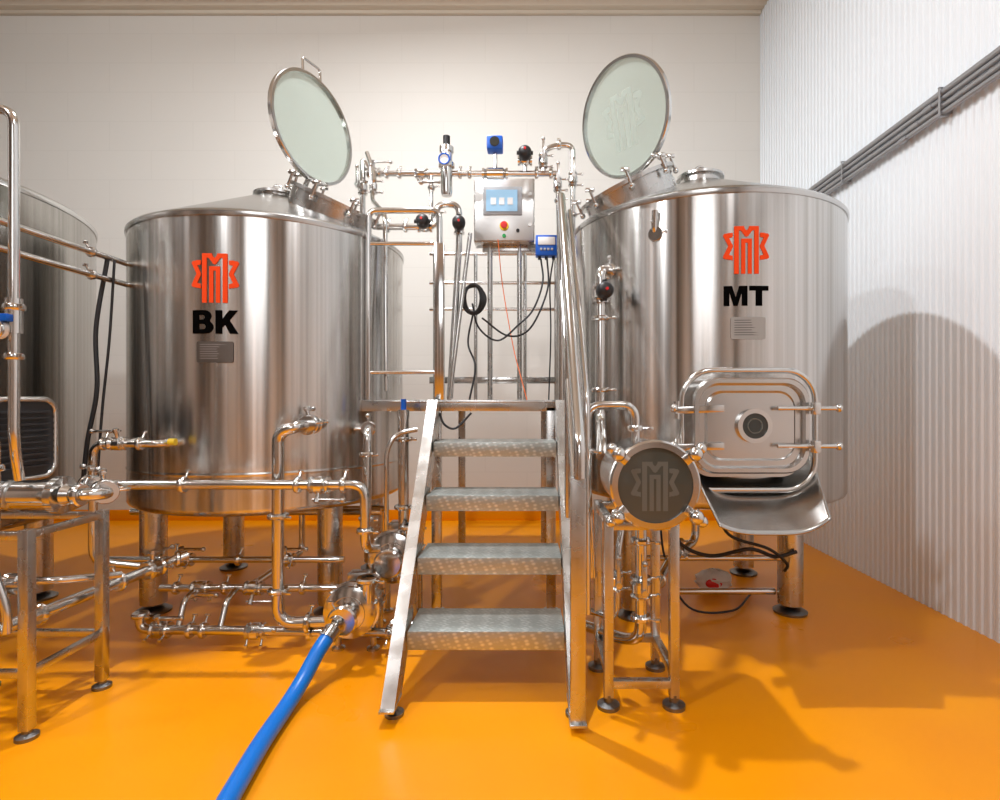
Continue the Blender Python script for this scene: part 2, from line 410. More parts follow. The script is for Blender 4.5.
# manway on the mash tank
mc=V((.957,2.36,1.02))
def rr3(w,h,r,c,y): return [V((c.x+p_[0],y,c.z+p_[1])) for p_ in rrect(w,h,r,8)]
mw=B().prism(rr3(.50,.43,.10,mc+V((0,0,.01)),2.64),(0,-.24,0)).done('manway_neck',M_cone,T,label='rounded rectangular steel access opening')
B().tube(None,.013,path=rr3(.575,.515,.13,mc,2.375),closed=True).done('manway_frame',M_pipe,mw)
dc=mc+V((.0,0,.02))
door=B()
def rloop(w,h,r,y): return [door.bm.verts.new(v) for v in rr3(w,h,r,dc,y)]
Ls=[rloop(.50,.41,.10,2.40),rloop(.50,.41,.10,2.350),rloop(.485,.395,.095,2.336),rloop(.455,.365,.09,2.336),rloop(.435,.345,.085,2.362),rloop(.39,.30,.075,2.362),rloop(.37,.28,.07,2.352),rloop(.22,.15,.06,2.350)]
for A_,B_ in zip(Ls,Ls[1:]):
    for i in range(len(A_)):
        j=(i+1)%len(A_); door.bm.faces.new((A_[i],A_[j],B_[j],B_[i]))
door.bm.faces.new(Ls[0]); door.bm.faces.new(Ls[-1])
door=door.done('manway_door',M_cone,T,label='rectangular steel door with round sight glass',ang=12)
B().ring((dc.x+.01,2.340,dc.z),(0,1,0),.054,.073,.024).done('sight_glass_ring',M_pipe,door)
B().cyl((dc.x+.01,2.334,dc.z),(dc.x+.01,2.35,dc.z),.056,seg=32).done('sight_glass',M_darkglass,door)
B().ring((dc.x+.01,2.332,dc.z),(0,1,0),.028,.033,.004).done('sight_glass_ring',M_lid,door)
for z in(.075,-.085):
    B().cyl((dc.x+.10,2.32,dc.z+z),(dc.x+.36,2.32,dc.z+z),.009).ball((dc.x+.36,2.32,dc.z+z),.017).cyl((dc.x+.25,2.29,dc.z+z),(dc.x+.25,2.40,dc.z+z),.013).box((dc.x+.25,2.30,dc.z+z),(.03,.03,.05)).done('door_clamp',M_pipe,door)
    B().bar((dc.x-.32,2.36,dc.z+z-.01),(dc.x-.12,2.335,dc.z+z),.015,.03).cyl((dc.x-.31,2.37,dc.z+z-.045),(dc.x-.31,2.37,dc.z+z+.03),.014).ball((dc.x-.33,2.35,dc.z+z),.018).done('door_hinge',M_pipe,door)
# chute
M_chute=mat('chute_steel',(.48,.475,.46),.24,1.)
b=B(); G=[]
for j in range(17):
    v=j/16; row=[]
    for i in range(41):
        u=-1+2*i/40
        w=.29-.068*v
        lift=(.12-.085*v)*abs(u)**3.5+(.03*v*max(0,u)**3)
        row.append(b.bm.verts.new((1.0-.020*v+u*w, 2.50-.33*v, .80-.185*v+lift)))
    G.append(row)
for j in range(16):
    for i in range(40): b.bm.faces.new((G[j][i],G[j][i+1],G[j+1][i+1],G[j+1][i]))
ch=b.done('discharge_chute',M_chute,T,label='curved open steel spout below the door')
sm=ch.modifiers.new('s','SOLIDIFY'); sm.thickness=.006

# ------------------------------------------------------------ platform and stairs
PF=root('platform',(-.25,3.5,0),'raised steel service platform between the two tanks','platform')
B().box((-.25,3.58,1.14),(.98,1.24,.008)).box((-.345,2.985,1.12),(1.09,.04,.06)).box((-.25,4.2,1.11),(.98,.05,.07)).box((-.715,3.95,1.11),(.05,.5,.07)).done('deck',M_steel,PF)
for x,y in((-.49,2.99),(.13,2.99),(-.49,4.15),(.13,4.15)):
    B().box((x,y,.56),(.05,.05,1.10)).lathe((x,y,0),(0,0,1),[(0,0),(.045,0),(.045,.012),(.015,.02),(.015,.04)],20).done('leg',M_steel,PF)
g=B()
g.tube([(-.862,2.99,1.15),(-.862,2.99,2.18),(-.475,2.99,2.18),(-.475,2.99,1.15)],.0165,.05)
for z in(2.0,1.30): g.tube([(-.862,2.99,z),(-.475,2.99,z)],.011)
g.box((-.475,2.99,1.57),(.05,.035,.86))
g.done('guard_rail',M_pipe,PF)
g=B()
for z in(2.26,2.04,1.84): g.tube([(-.74,4.18,z),(.24,4.18,z)],.013)
for x in(-.70,-.39,-.015,.22): g.tube([(x,4.18,1.14),(x,4.18,2.26)],.015)
g.box((-.25,4.17,1.30),(.98,.008,.05)); 
g.done('guard_rail',M_pipe,PF)
B().tube([(.225,4.1,2.2),(.225,3.1,2.2),(.225,2.99,1.2)],.014,.06).done('guard_rail',M_pipe,PF)

ST=root('staircase',(-.155,2.45,0),'steel staircase with four galvanised checker-plate treads','stairs')
fy=lambda z:1.93+.87*z
for x0 in(-.52,.15):
    loop=[(x0,fy(.0)+.01,.045),(x0,fy(0)+.13,.045),(x0,fy(1.15)+.03,1.02),(x0,fy(1.15)+.03,1.15),(x0,fy(1.15)-.05,1.15)]
    s_=B().prism(loop,(.05,0,0)).box((x0+.025,fy(0)+.065,.05),(.055,.13,.01)).done('stringer',M_steel,ST)
    B().lathe((x0+(.035 if x0<0 else .025),fy(0)+.08,0),(0,0,1),[(0,0),(.035,0),(.035,.012),(.012,.02),(.012,.05),(0,.05)],24).done('foot',M_dark,s_)
for z in(.25,.48,.71,.94):
    y=fy(z)-.01
    B().box((-.16,y+.12,z-.003),(.61,.24,.006)).box((-.16,y+.002,z-.036),(.61,.005,.072)).box((-.16,y+.238,z-.02),(.61,.005,.04)).box((-.455,y+.1,z-.03),(.012,.16,.05)).box((.142,y+.1,z-.03),(.012,.16,.05)).done('tread',M_galv,ST)
g=B()
g.tube([(.182,2.97,2.24),(.182,2.93,2.24),(.182,1.90,.99),(.182,1.90,.88)],.022,.09)
g.tube([(.182,2.90,1.78),(.182,2.02,.73)],.013)
g.tube([(.182,2.90,1.14),(.182,2.90,2.17)],.018)
g.tube([(.182,2.45,.62),(.182,2.45,1.65)],.015)
g.tube([(.225,2.96,2.15),(.225,2.90,2.15),(.225,2.08,1.15),(.225,2.06,.35)],.014,.08)
g.done('handrail',M_pipe,ST)
B().box((.177,1.915,.455),(.052,.04,.86)).box((.177,1.915,.028),(.06,.06,.01)).done('handrail_post',M_steel,ST)

# ------------------------------------------------------------ control panel
CP=root('control_panel',(-.15,3.62,1.15),'stainless steel control cabinet with touch screen and emergency stop','control panel')
cb=B().box((-.15,3.70,2.40),(.40,.16,.42),bev=.006).done('cabinet',M_steel,CP)
B().box((-.15,3.615,2.40),(.385,.012,.405),bev=.004).cyl((.02,3.61,2.5),(.02,3.60,2.5),.012).cyl((.02,3.61,2.3),(.02,3.60,2.3),.012).done('cabinet_door',M_panel,CP)
B().box((-.16,3.605,2.455),(.255,.012,.185),bev=.004).done('screen_bezel',M_grey,CP)
sc=B().box((-.165,3.598,2.455),(.205,.006,.14),bev=0).done('screen',M_screen,CP,label='lit blue touch screen')
for i in range(3): B().box((-.22+.055*i,3.594,2.45),(.035,.003,.045),bev=0).done('screen_symbol',M_white,sc)
B().cyl((-.15,3.608,2.29),(-.15,3.596,2.29),.03,seg=28).done('stop_button_ring',M_yellow,CP)
B().lathe((-.15,3.60,2.29),(0,-1,0),[(0,0),(.012,0),(.012,.015),(.022,.018),(.022,.03),(0,.034)],24).done('emergency_stop_button',M_red,CP)
B().cyl((-.15,3.608,2.225),(-.15,3.594,2.225),.012).done('push_button',M_green,CP)
B().cyl((-.06,3.608,2.26),(-.06,3.594,2.26),.011).done('push_button',M_black,CP)
B().cyl((-.25,3.72,1.145),(-.25,3.72,2.2),.018).cyl((-.05,3.72,1.145),(-.05,3.72,2.2),.018).bar((-.3,3.72,2.17),(.16,3.72,2.17),.03,.04).done('stand',M_steel,CP)
jb=root('junction_box',(.12,3.5,2.1),'small blue electrical box with pale display beside control cabinet','electrical box')
B().box((.125,3.55,2.14),(.14,.08,.13),bev=.006).done('box_body',M_blueplastic,jb)
B().box((.125,3.507,2.165),(.11,.012,.05),bev=.003).done('display',M_white,jb)
for i in range(4): B().box((.09+.023*i,3.506,2.112),(.014,.01,.014),bev=.001).done('push_button',M_grey,jb)
B().bar((.02,3.66,2.17),(.12,3.58,2.15),.02,.03).done('bracket',M_steel,jb)
for i in range(3): B().cyl((.08+.045*i,3.55,2.08),(.08+.045*i,3.55,2.055),.01).done('cable_gland',M_black,jb)

# overhead pipework
p1=pipe([(-1.03,3.45,2.20),(-1.03,3.45,2.66),(-.985,3.45,2.57),(.19,3.45,2.57)],.018,'polished steel water pipe running above the platform',
  clamps=[((x,3.45,2.57),(1,0,0),.018) for x in(-.88,-.80,-.42,-.36,.06,.15)],bend=.03)
valve(p1,(-1.03,3.45,2.48),(0,0,1),.018,(-.3,-1,0)); valve(p1,(-.66,3.45,2.57),(1,0,0),.018,(0,-.3,-1)); valve(p1,(-.96,3.45,2.575),(1,0,0),.018,(0,-.3,1))
actuator_valve(p1,(-.013,3.45,2.65),(1,0,0),.018,(0,-1,.2))
B().cyl((-.013,3.45,2.57),(-.013,3.45,2.66),.014).done('branch_stub',M_pipe,p1)
pipe([(-.60,3.45,2.57),(-.60,3.45,2.40),(-.60,3.42,2.22)],.013,'thin steel bypass tube below the water pipe',clamps=[((-.60,3.45,2.48),(0,0,1),.014)])
f=root('flow_meter',(-.2,3.45,2.57),'electronic flow meter with blue head on overhead pipe','flow meter')
B().lathe((-.28,3.45,2.57),(1,0,0),[(.0,0),(.034,0),(.034,.012),(.026,.02),(.036,.03),(.036,.13),(.026,.14),(.034,.15),(.034,.16),(0,.16)],24).cyl((-.20,3.45,2.57),(-.20,3.45,2.70),.014).done('meter_body',M_pipe,f)
B().box((-.20,3.44,2.745),(.10,.09,.085),bev=.01).done('meter_head',M_blueplastic,f)
B().cyl((-.20,3.392,2.745),(-.20,3.385,2.745),.03).done('display',M_darkglass,f)
ft=root('filter_housing',(-.5,3.42,2.4),'vertical steel filter housing with white pressure transmitter','filter')
B().lathe((-.50,3.42,2.42),(0,0,1),[(0,0),(.03,.0),(.036,.02),(.036,.17),(.05,.175),(.05,.2),(.036,.205),(.036,.26),(.045,.27),(.045,.30),(.02,.32),(0,.32)],28).done('housing',M_pipe,ft)
B().cyl((-.50,3.42,2.735),(-.50,3.42,2.79),.022).done('sensor_head',M_black,ft)
B().cyl((-.505,3.385,2.62),(-.505,3.35,2.62),.034,seg=28).done('gauge',M_white,ft)
B().torus((-.505,3.35,2.62),(0,1,0),.032,.005).done('gauge_ring',M_blueplastic,ft)
p2=pipe([(-.93,3.40,2.22),(-.56,3.40,2.22),(-.56,3.40,2.36),(-.42,3.40,2.36),(-.42,3.40,2.10),(-.47,3.35,1.16)],.02,'steel pipe with U bend beneath the filter housing',clamps=[((-.75,3.40,2.22),(1,0,0),.02),((-.86,3.40,2.22),(1,0,0),.02),((-.56,3.40,2.30),(0,0,1),.02)],bend=.06)
actuator_valve(p2,(-.63,3.40,2.22),(1,0,0),.02,(0,-1,.1)); actuator_valve(p2,(-.42,3.40,2.22),(0,0,1),.02,(.1,-1,0))
p3=pipe([(.10,3.42,2.57),(.10,3.42,2.70),(.18,3.42,2.735),(.285,3.42,2.735),(.285,3.42,2.15)],.017,'arched steel pipe above the stair rail',valves=[((.285,3.42,2.52),(0,0,1),.017,(0,-1,0)),((.10,3.42,2.635),(0,0,1),.017,(0,-1,0))],clamps=[((.20,3.42,2.735),(1,0,0),.017),((.285,3.42,2.3),(0,0,1),.017)],bend=.05)
p4=pipe([(.19,3.45,2.57),(.20,3.45,2.2),(.20,3.45,1.15)],.014,'slim vertical steel pipe beside the platform',valves=[((.192,3.45,2.50),(0,0,1),.016,(0,-1,0))],clamps=[((.195,3.45,2.40),(0,0,1),.014)])
p5=pipe([(-.99,3.40,2.68),(-.93,3.36,2.52),(-.93,3.30,2.35),(-.80,3.10,2.2),(-.78,3.05,1.2)],.013,'slim steel pipe rising beside the kettle tank',bend=.05)
valve(p5,(-.93,3.33,2.44),(0,0,1),.014,(0,-1,0))
pipe([(-.34,3.3,2.15),(-.36,3.3,2.0),(-.46,3.25,1.15)],.013,'thin slanted steel tube standing on the platform')
# cables
def cable(pts,r,label,m=M_black,name='cable'):
    return top(B().tube(None,r,path=smooth_path(pts)).done(name,m),label,'cable')
cable([(.09,3.55,2.06),(.10,3.5,1.9),(.04,3.45,1.72),(-.05,3.42,1.62),(-.18,3.42,1.52),(-.30,3.42,1.60),(-.34,3.42,1.75)],.006,'black cable looping below blue electrical box')
cable([(.13,3.55,2.06),(.13,3.5,1.85),(.02,3.45,1.60),(-.12,3.42,1.55),(-.28,3.42,1.66)],.006,'black cable looping below blue electrical box')
cable([(.17,3.55,2.06),(.15,3.6,1.9),(.16,3.7,1.6),(.15,3.8,1.15)],.005,'black cable hanging to the platform deck')
cable([(-.19,3.6,2.2),(-.16,3.6,1.9),(-.09,3.5,1.5),(-.04,3.4,1.30),(.0,3.35,1.15)],.003,'thin orange-red signal cable',M_cableorange)
b=B()
for k in range(6):
    c=V((-.33,3.36+.008*k,1.77)); rx=.046+.006*k; rz=.085+.008*math.sin(k*2)
    b.tube(None,.0065,path=[c+V((rx*math.cos(t*math.pi/12),.006*math.sin(t),rz*math.sin(t*math.pi/12))) for t in range(24)],closed=True,seg=8)
top(b.done('cable_coil',M_black),'coil of black cable hanging on a steel rail','cable')
cable([(-.33,3.40,1.70),(-.36,3.36,1.5),(-.31,3.3,1.35),(-.34,3.25,1.15)],.006,'black cable dropping to the platform deck')
cable([(-2.06,2.70,1.84),(-2.10,2.68,1.5),(-2.08,2.66,1.2),(-2.11,2.64,.95),(-2.12,2.62,.7)],.010,'thick black cable hanging beside the kettle tank')
cable([(-2.04,2.72,1.84),(-2.05,2.70,1.45),(-2.07,2.68,1.1),(-2.08,2.66,.75)],.006,'black cable hanging beside the kettle tank')
cable([(-.47,2.95,1.08),(-.44,2.93,1.02),(-.38,2.93,1.0),(-.30,2.96,1.08)],.006,'short black cable under the platform edge')

# ------------------------------------------------------------ kettle front pipework
pipe([(-1.90,2.36,.80),(-1.82,2.40,.78),(-.707,2.40,.78),(-.707,2.40,.50),(-.70,2.56,.46)],.021,'horizontal steel pipe passing before the kettle tank',
  valves=[((-.905,2.40,.78),(1,0,0),.022,(0,-.5,-1))],clamps=[((-1.0,2.40,.78),(1,0,0),.021),((-.80,2.40,.78),(1,0,0),.021),((-1.5,2.40,.78),(1,0,0),.021),((-.707,2.40,.58),(0,0,1),.021)])
pipe([(-1.05,2.82,1.03),(-1.05,2.51,1.03),(-1.136,2.51,1.0),(-1.136,2.51,.13),(-.88,2.54,.13)],.027,'thick steel pipe dropping from the kettle tank inlet',
  valves=[((-1.05,2.66,1.03),(0,1,0),.027,(-.2,0,1),.08)],clamps=[((-1.136,2.51,.62),(0,0,1),.027),((-1.136,2.51,.28),(0,0,1),.027),((-1.0,2.52,.13),(1,0,0),.027)],bend=.08)
pipe([(-1.68,2.66,.947),(-1.70,2.56,.947),(-2.02,2.56,.947),(-2.02,2.56,.40),(-1.80,2.60,.36)],.018,'steel drain pipe elbow beside the kettle tank',
  valves=[((-1.90,2.56,.947),(-1,0,0),.018,(0,-.3,1))],clamps=[((-1.97,2.56,.947),(1,0,0),.018),((-1.80,2.56,.947),(1,0,0),.018),((-2.02,2.56,.7),(0,0,1),.018)])
top(B().cyl((-1.665,2.56,.955),(-1.635,2.56,.955),.016).done('pipe_cap',M_yellow),'small yellow plastic cap at a tank port','cap')
o=pipe([(-.87,3.06,1.0),(-.80,2.76,1.0),(-.80,2.74,.50)],.022,'steel outlet pipe dropping beside the kettle tank',
  valves=[((-.835,2.90,1.0),(.2,-.95,0),.022,(0,0,1),.06)],clamps=[((-.80,2.745,.88),(0,0,1),.022),((-.80,2.74,.56),(0,0,1),.022)])
pipe([(-1.80,2.70,.227),(-.92,2.70,.227)],.017,'low horizontal steel pipe under the kettle tank',valves=[((-1.60,2.70,.227),(1,0,0),.020,(0,-1,-.2)),((-1.34,2.70,.227),(1,0,0),.020,(0,-.6,-1))],clamps=[((-1.1,2.70,.227),(1,0,0),.018),((-1.72,2.70,.227),(1,0,0),.018),((-1.48,2.70,.227),(1,0,0),.018)])
pipe([(-1.80,2.56,.16),(-1.80,2.56,.083),(-.60,2.52,.083)],.021,'steel drain manifold pipe running close to the floor',
  valves=[((-1.70,2.556,.083),(1,0,0),.022,(0,-.4,1)),((-1.25,2.54,.083),(1,0,0),.022,(0,-1,.5)),((-.60,2.52,.083),(1,0,0),.022,(0,-.6,1))],clamps=[((-1.80,2.56,.15),(0,0,1),.021),((-1.5,2.55,.083),(1,0,0),.021),((-1.56,2.55,.083),(1,0,0),.021),((-1.0,2.53,.083),(1,0,0),.021)],bend=.04)
pipe([(-1.62,2.68,.225),(-1.62,2.60,.20),(-1.62,2.56,.10)],.014,'short steel connecting tube above the drain manifold',bend=.03)
pipe([(-1.42,2.68,.225),(-1.42,2.60,.20),(-1.42,2.55,.10)],.014,'short steel connecting tube above the drain manifold',bend=.03)
pipe([(-2.25,2.86,.32),(-.95,2.86,.32)],.016,'horizontal steel pipe below the kettle tank',valves=[((-1.78,2.86,.32),(1,0,0),.02,(0,-.4,1)),((-1.25,2.86,.32),(1,0,0),.02,(0,-.4,1))],clamps=[((-1.9,2.86,.32),(1,0,0),.017),((-1.5,2.86,.32),(1,0,0),.017)])
pipe([(-2.3,3.2,.50),(-.85,3.2,.50)],.02,'steel brace tube between the kettle tank legs')
pipe([(-2.1,3.7,.42),(-.95,3.7,.42)],.02,'steel brace tube between the rear kettle tank legs')
pipe([(-1.35,3.3,.53),(-1.35,3.3,.24),(-1.35,2.72,.24)],.018,'steel drain pipe from kettle tank underside')
pipe([(-1.64,2.66,.40),(-1.70,2.60,.38),(-1.83,1.94,.352),(-1.93,1.4,.33)],.023,'long low steel pipe leading away from the kettle tank',
  valves=[((-1.715,2.52,.377),(.19,.98,0),.024,(0,0,1))],clamps=[((-1.75,2.36,.37),(.19,.98,0),.023),((-1.67,2.63,.39),(.8,.6,0),.023),((-1.81,2.04,.356),(.19,.98,0),.023)])
o=pipe([(-.635,2.83,1.06),(-.635,2.83,.45),(-.66,2.78,.38)],.027,'thick steel standpipe with blue sensor below the platform edge',clamps=[((-.635,2.83,.95),(0,0,1),.027),((-.635,2.83,.6),(0,0,1),.027)])
B().cyl((-.635,2.83,1.06),(-.635,2.83,1.10),.03).done('sensor_cap',M_pipe,o)
B().cyl((-.635,2.83,1.10),(-.635,2.83,1.155),.014).done('sensor_plug',M_blueplastic,o)
pipe([(-.56,2.80,1.0),(-.66,2.76,.98),(-.70,2.74,.9),(-.70,2.74,.50)],.012,'thin steel tube beside the standpipe')
for z in(1.85,1.743):
    pipe([(-2.06,1.6,z),(-2.06,2.83,z)],.014,'slim level steel pipe leading to the kettle tank',clamps=[((-2.06,2.6,z),(0,1,0),.014)])

# pumps
def pump(c,r,L,label,legs=True):
    c=V(c); P=root('pump',(c.x,c.y,0),label,'pump')
    v=B().lathe(c,(0,1,0),[(0,-.02),(r*.35,-.02),(r*.38,0),(r*.8,.01),(r,.02),(r,.06),(r*1.08,.062),(r*1.08,.08),(r*.8,.09),(r*.6,.10),(0,.10)],40).cyl(c+V((0,-.08,0)),c+V((0,.01,0)),r*.3).cyl(c+V((r*.7,.04,0)),c+V((r*.7,.04,r*1.3)),r*.25)
    v=v.done('pump_head',M_pipe,P)
    for k in range(6):
        a=k*math.pi/3+.3; d=V((math.cos(a),0,math.sin(a)))
        v_=B().cyl(c+d*r*1.0+V((0,.045,0)),c+d*r*1.0+V((0,.10,0)),.008).ball(c+d*r*1.0+V((0,.045,0)),.012).done('bolt',M_pipe,v)
    B().ring(c+V((0,.012,0)),(0,1,0),r*.58,r*.66,.012).done('casing_ring',M_steel,v)
    clamp(v,c+V((0,-.07,0)),(0,1,0),r*.32); clamp(v,c+V((r*.7,.04,r*1.25)),(0,0,1),r*.27)
    m=B().lathe(c+V((0,.1,0)),(0,1,0),[(0,0),(r*.75,0),(r*.85,.02),(r*.85,L-.03),(r*.6,L),(0,L)],36)
    for k in range(20):
        a=k*math.pi/10; d=V((math.cos(a),0,math.sin(a))); m.bar(c+V((0,.13,0))+d*r*.87,c+V((0,.07+L,0))+d*r*.87,.004,.014,d)
    m.done('motor',M_steel,P)
    B().box(c+V((0,.1+L*.5,r*.95)),(r*.9,L*.4,r*.4),bev=.005).done('terminal_box',M_steel,P)
    if legs:
        for sx in(-1,1):
            for y in(.12,.1+L*.8):
                B().cyl((c.x+sx*r*.7,c.y+y,0),(c.x+sx*r*.7,c.y+y,c.z-r*.45),.014).lathe((c.x+sx*r*.7,c.y+y,0),(0,0,1),[(0,0),(.03,0),(.03,.01),(.012,.02)],16).done('foot',M_steel,P)
    return P
pump((-.79,2.42,.205),.115,.18,'stainless centrifugal pump on feet with blue hose attached')
pump((-.67,2.72,.36),.125,.22,'stainless centrifugal pump with finned motor under kettle outlet')
# hose
h=root('hose',(-.86,2.2,0),'blue rubber brewing hose lying across the orange floor','hose')
hp=[(-.82,2.31,.18),(-.84,2.22,.14),(-.865,2.12,.07),(-.875,2.0,.036),(-.865,1.8,.034),(-.845,1.62,.034),(-.815,1.40,.034),(-.76,1.15,.034),(-.72,.9,.034)]
B().tube(None,.030,path=smooth_path(hp),seg=24).done('hose_tube',M_blue,h)
d=(V(hp[1])-V(hp[0])).normalized()
B().lathe(V(hp[0])-d*.05,d,[(0,0),(.038,0),(.038,.02),(.022,.025),(.022,.04),(.036,.045),(.036,.10),(.0,.10)],24).done('hose_coupling',M_pipe,h)

# ------------------------------------------------------------ left skid
SK=root('equipment_skid',(-1.85,2.05,0),'square-tube steel stand carrying valves and a pump motor','stand')
fr=B()
for x in(-1.70,-2.15):
    for y in(1.87,2.20):
        fr.box((x,y,.37),(.035,.035,.68))
for z in(.69,.22):
    for y in(1.87,2.20): fr.bar((-2.16,y,z),(-1.69,y,z),.025,.025)
    for x in(-1.70,-2.15): fr.bar((x,1.87,z),(x,2.20,z),.025,.025)
fr.bar((-2.15,1.87,.5),(-1.70,1.87,.5),.02,.02).bar((-2.40,2.24,.73),(-2.05,2.24,.73),.05,.04).bar((-2.15,2.20,.70),(-2.15,2.26,.74),.03,.03)
fr.done('frame',M_steel,SK)
for x in(-1.70,-2.15):
    for y in(1.87,2.20):
        B().lathe((x,y,0),(0,0,1),[(0,0),(.034,0),(.034,.012),(.015,.02),(.015,.05),(0,.05)],24).done('foot',M_dark,SK)
mt=root('electric_motor',(-2.24,2.24,.77),'black ribbed electric motor with curved steel rim','motor')
def yz(c,w,h,r,x): return [V((x,c[0]+p_[0],c[1]+p_[1])) for p_ in rrect(w,h,r,6)]
m=B().prism(yz((2.24,.99),.28,.31,.05,-2.40),(.35,0,0))
for k in range(10):
    z=.875+.025*k; m.box((-2.045,2.24,z),(.02,.23,.008),bev=0).box((-2.22,2.095,z),(.30,.02,.008),bev=0)
m.done('motor_housing',M_motor,mt)
B().tube(None,.012,path=yz((2.24,.99),.295,.325,.06,-2.05),closed=True).done('end_rim',M_pipe,mt)
for x in(-2.34,-2.15): B().box((x,2.24,.795),(.04,.2,.09)).done('mounting_foot',M_steel,mt)
o=pipe([(-2.4,2.0,.805),(-1.60,2.0,.805),(-1.57,2.06,.80),(-1.72,2.22,.79),(-1.90,2.36,.80)],.022,'thick steel pipe on the skid leading toward the kettle tank',bend=.04)
B().lathe((-2.35,2.0,.805),(1,0,0),[(0,0),(.064,0),(.064,.02),(.053,.024),(.053,.64),(.068,.644),(.068,.67),(.04,.675),(.03,.70),(0,.70)],36).done('thick_cylinder',M_pipe,o)
for dx in(-2.0,-1.86): B().ring((dx,2.0,.805),(1,0,0),.051,.059,.014,28).done('tube_ring',M_steel,o)
clamp(o,(-1.625,2.0,.805),(1,0,0),.024)
valve(o,(-1.645,2.14,.795),(-.7,.7,0),.026,(0,-.1,1)); valve(o,(-1.80,2.28,.795),(-.8,.6,0),.024,(0,-.1,1))
o=pipe([(-2.1,1.90,2.155),(-1.772,1.90,2.155),(-1.772,1.90,1.0),(-1.80,1.95,.87)],.016,'tall vertical steel pipe with elbow above the skid',clamps=[((-1.772,1.90,1.47),(0,0,1),.018),((-1.772,1.90,1.30),(0,0,1),.016)])
B().cyl((-1.772,1.90,1.38),(-1.772,1.90,1.50),.024).done('pipe_coupling',M_pipe,o)
gg=B().cyl((-1.80,1.88,1.39),(-1.80,1.855,1.39),.032,seg=28).done('gauge',M_white,o)
B().torus((-1.80,1.855,1.39),(0,1,0),.032,.005).done('gauge_rim',M_pipe,gg)
B().box((-1.772,1.87,1.43),(.03,.03,.025)).done('sensor',M_blueplastic,o)
pipe([(-2.1,1.86,1.04),(-1.80,1.86,1.04),(-1.80,1.86,.71)],.015,'short bent steel pipe on the skid',bend=.05,clamps=[((-1.80,1.86,.92),(0,0,1),.015)])
pipe([(-2.1,1.84,.62),(-1.80,1.84,.62),(-1.74,1.84,.45),(-1.74,1.84,.37)],.014,'short bent steel pipe below the skid top',bend=.05)
pipe([(-2.15,2.1,.46),(-1.80,2.1,.46),(-1.70,2.3,.42)],.014,'steel tube under the skid with valve',valves=[((-1.95,2.1,.46),(1,0,0),.016,(0,-1,0))])

# ------------------------------------------------------------ grant vessel
GR=root('collection_vessel',(.43,2.2,0),'small horizontal steel vessel with round glass door on a stand','vessel')
gc=V((.466,2.02,.84)); 
B().lathe(gc,(0,1,0),[(.0,.03),(.14,.03),(.15,.01),(.15,.36),(.13,.39),(.06,.41),(0,.415)],56).done('vessel_body',M_cone,GR)
gd=B().lathe(gc,(0,-1,0),[(.134,-.012),(.158,-.012),(.165,-.006),(.165,.022),(.158,.028),(.137,.028)],64,True).done('glass_door',M_pipe,GR)
B().cyl(gc+V((0,-.018,0)),gc+V((0,-.006,0)),.137,seg=56).done('sight_glass',M_greyglass,gd)
decal('etched_emblem',logo(.18,.18),M_etchdark,gd,lambda x,y:gc+V((x,-.0190,y)))
for a in(40,140,218,322):
    d=V((math.cos(math.radians(a)),0,math.sin(math.radians(a)))); q=gc+d*.175+V((0,-.02,0))
    B().cyl(q+V((0,.05,0)),q+V((0,-.02,0)),.012).bar(q-d*.04+V((0,-.01,0)),q+d*.028+V((0,-.01,0)),.034,.02,(0,1,0)).ball(q+V((0,-.03,0))+d*.005,.027).ball(q+d*.034+V((0,-.02,0)),.021).done('door_clamp',M_pipe,GR)
fr=B()
xs=(.305,.55)
for x in xs:
    for y in(2.06,2.36): fr.box((x,y,.38),(.034,.034,.68))
for z in(.70,.13):
    for x in xs: fr.bar((x,2.06,z),(x,2.36,z),.03,.03)
    fr.bar((.305,2.36,z),(.55,2.36,z),.03,.03)
fr.bar((.305,2.06,.09),(.55,2.06,.09),.03,.03).bar((.305,2.06,.68),(.55,2.06,.68),.03,.03)
fr.done('stand',M_steel,GR)
for x in xs:
    for y in(2.06,2.36): B().lathe((x,y,0),(0,0,1),[(0,0),(.042,0),(.042,.014),(.018,.022),(.018,.05),(0,.05)],24).done('foot',M_dark,GR)
pipe([(.445,2.15,.70),(.445,2.15,.22),(.40,2.25,.17),(.25,2.45,.15)],.023,'steel drain pipe below the round glass vessel',valves=[((.445,2.15,.42),(0,0,1),.024,(0,-1,0))],clamps=[((.445,2.15,.6),(0,0,1),.023),((.445,2.15,.3),(0,0,1),.023)])
pipe([(.26,2.18,.45),(.235,2.15,.78),(.235,2.15,1.13),(.425,2.15,1.13),(.425,2.15,.98)],.017,'arched steel pipe above the round glass vessel',clamps=[((.425,2.15,1.04),(0,0,1),.017),((.235,2.15,.95),(0,0,1),.017)],bend=.06)
pipe([(.40,2.33,.60),(.38,2.30,.52),(.37,2.28,.24),(.25,2.4,.24)],.014,'thin steel tube behind the vessel stand',valves=[((.372,2.285,.40),(0,0,1),.016,(0,-1,0))])
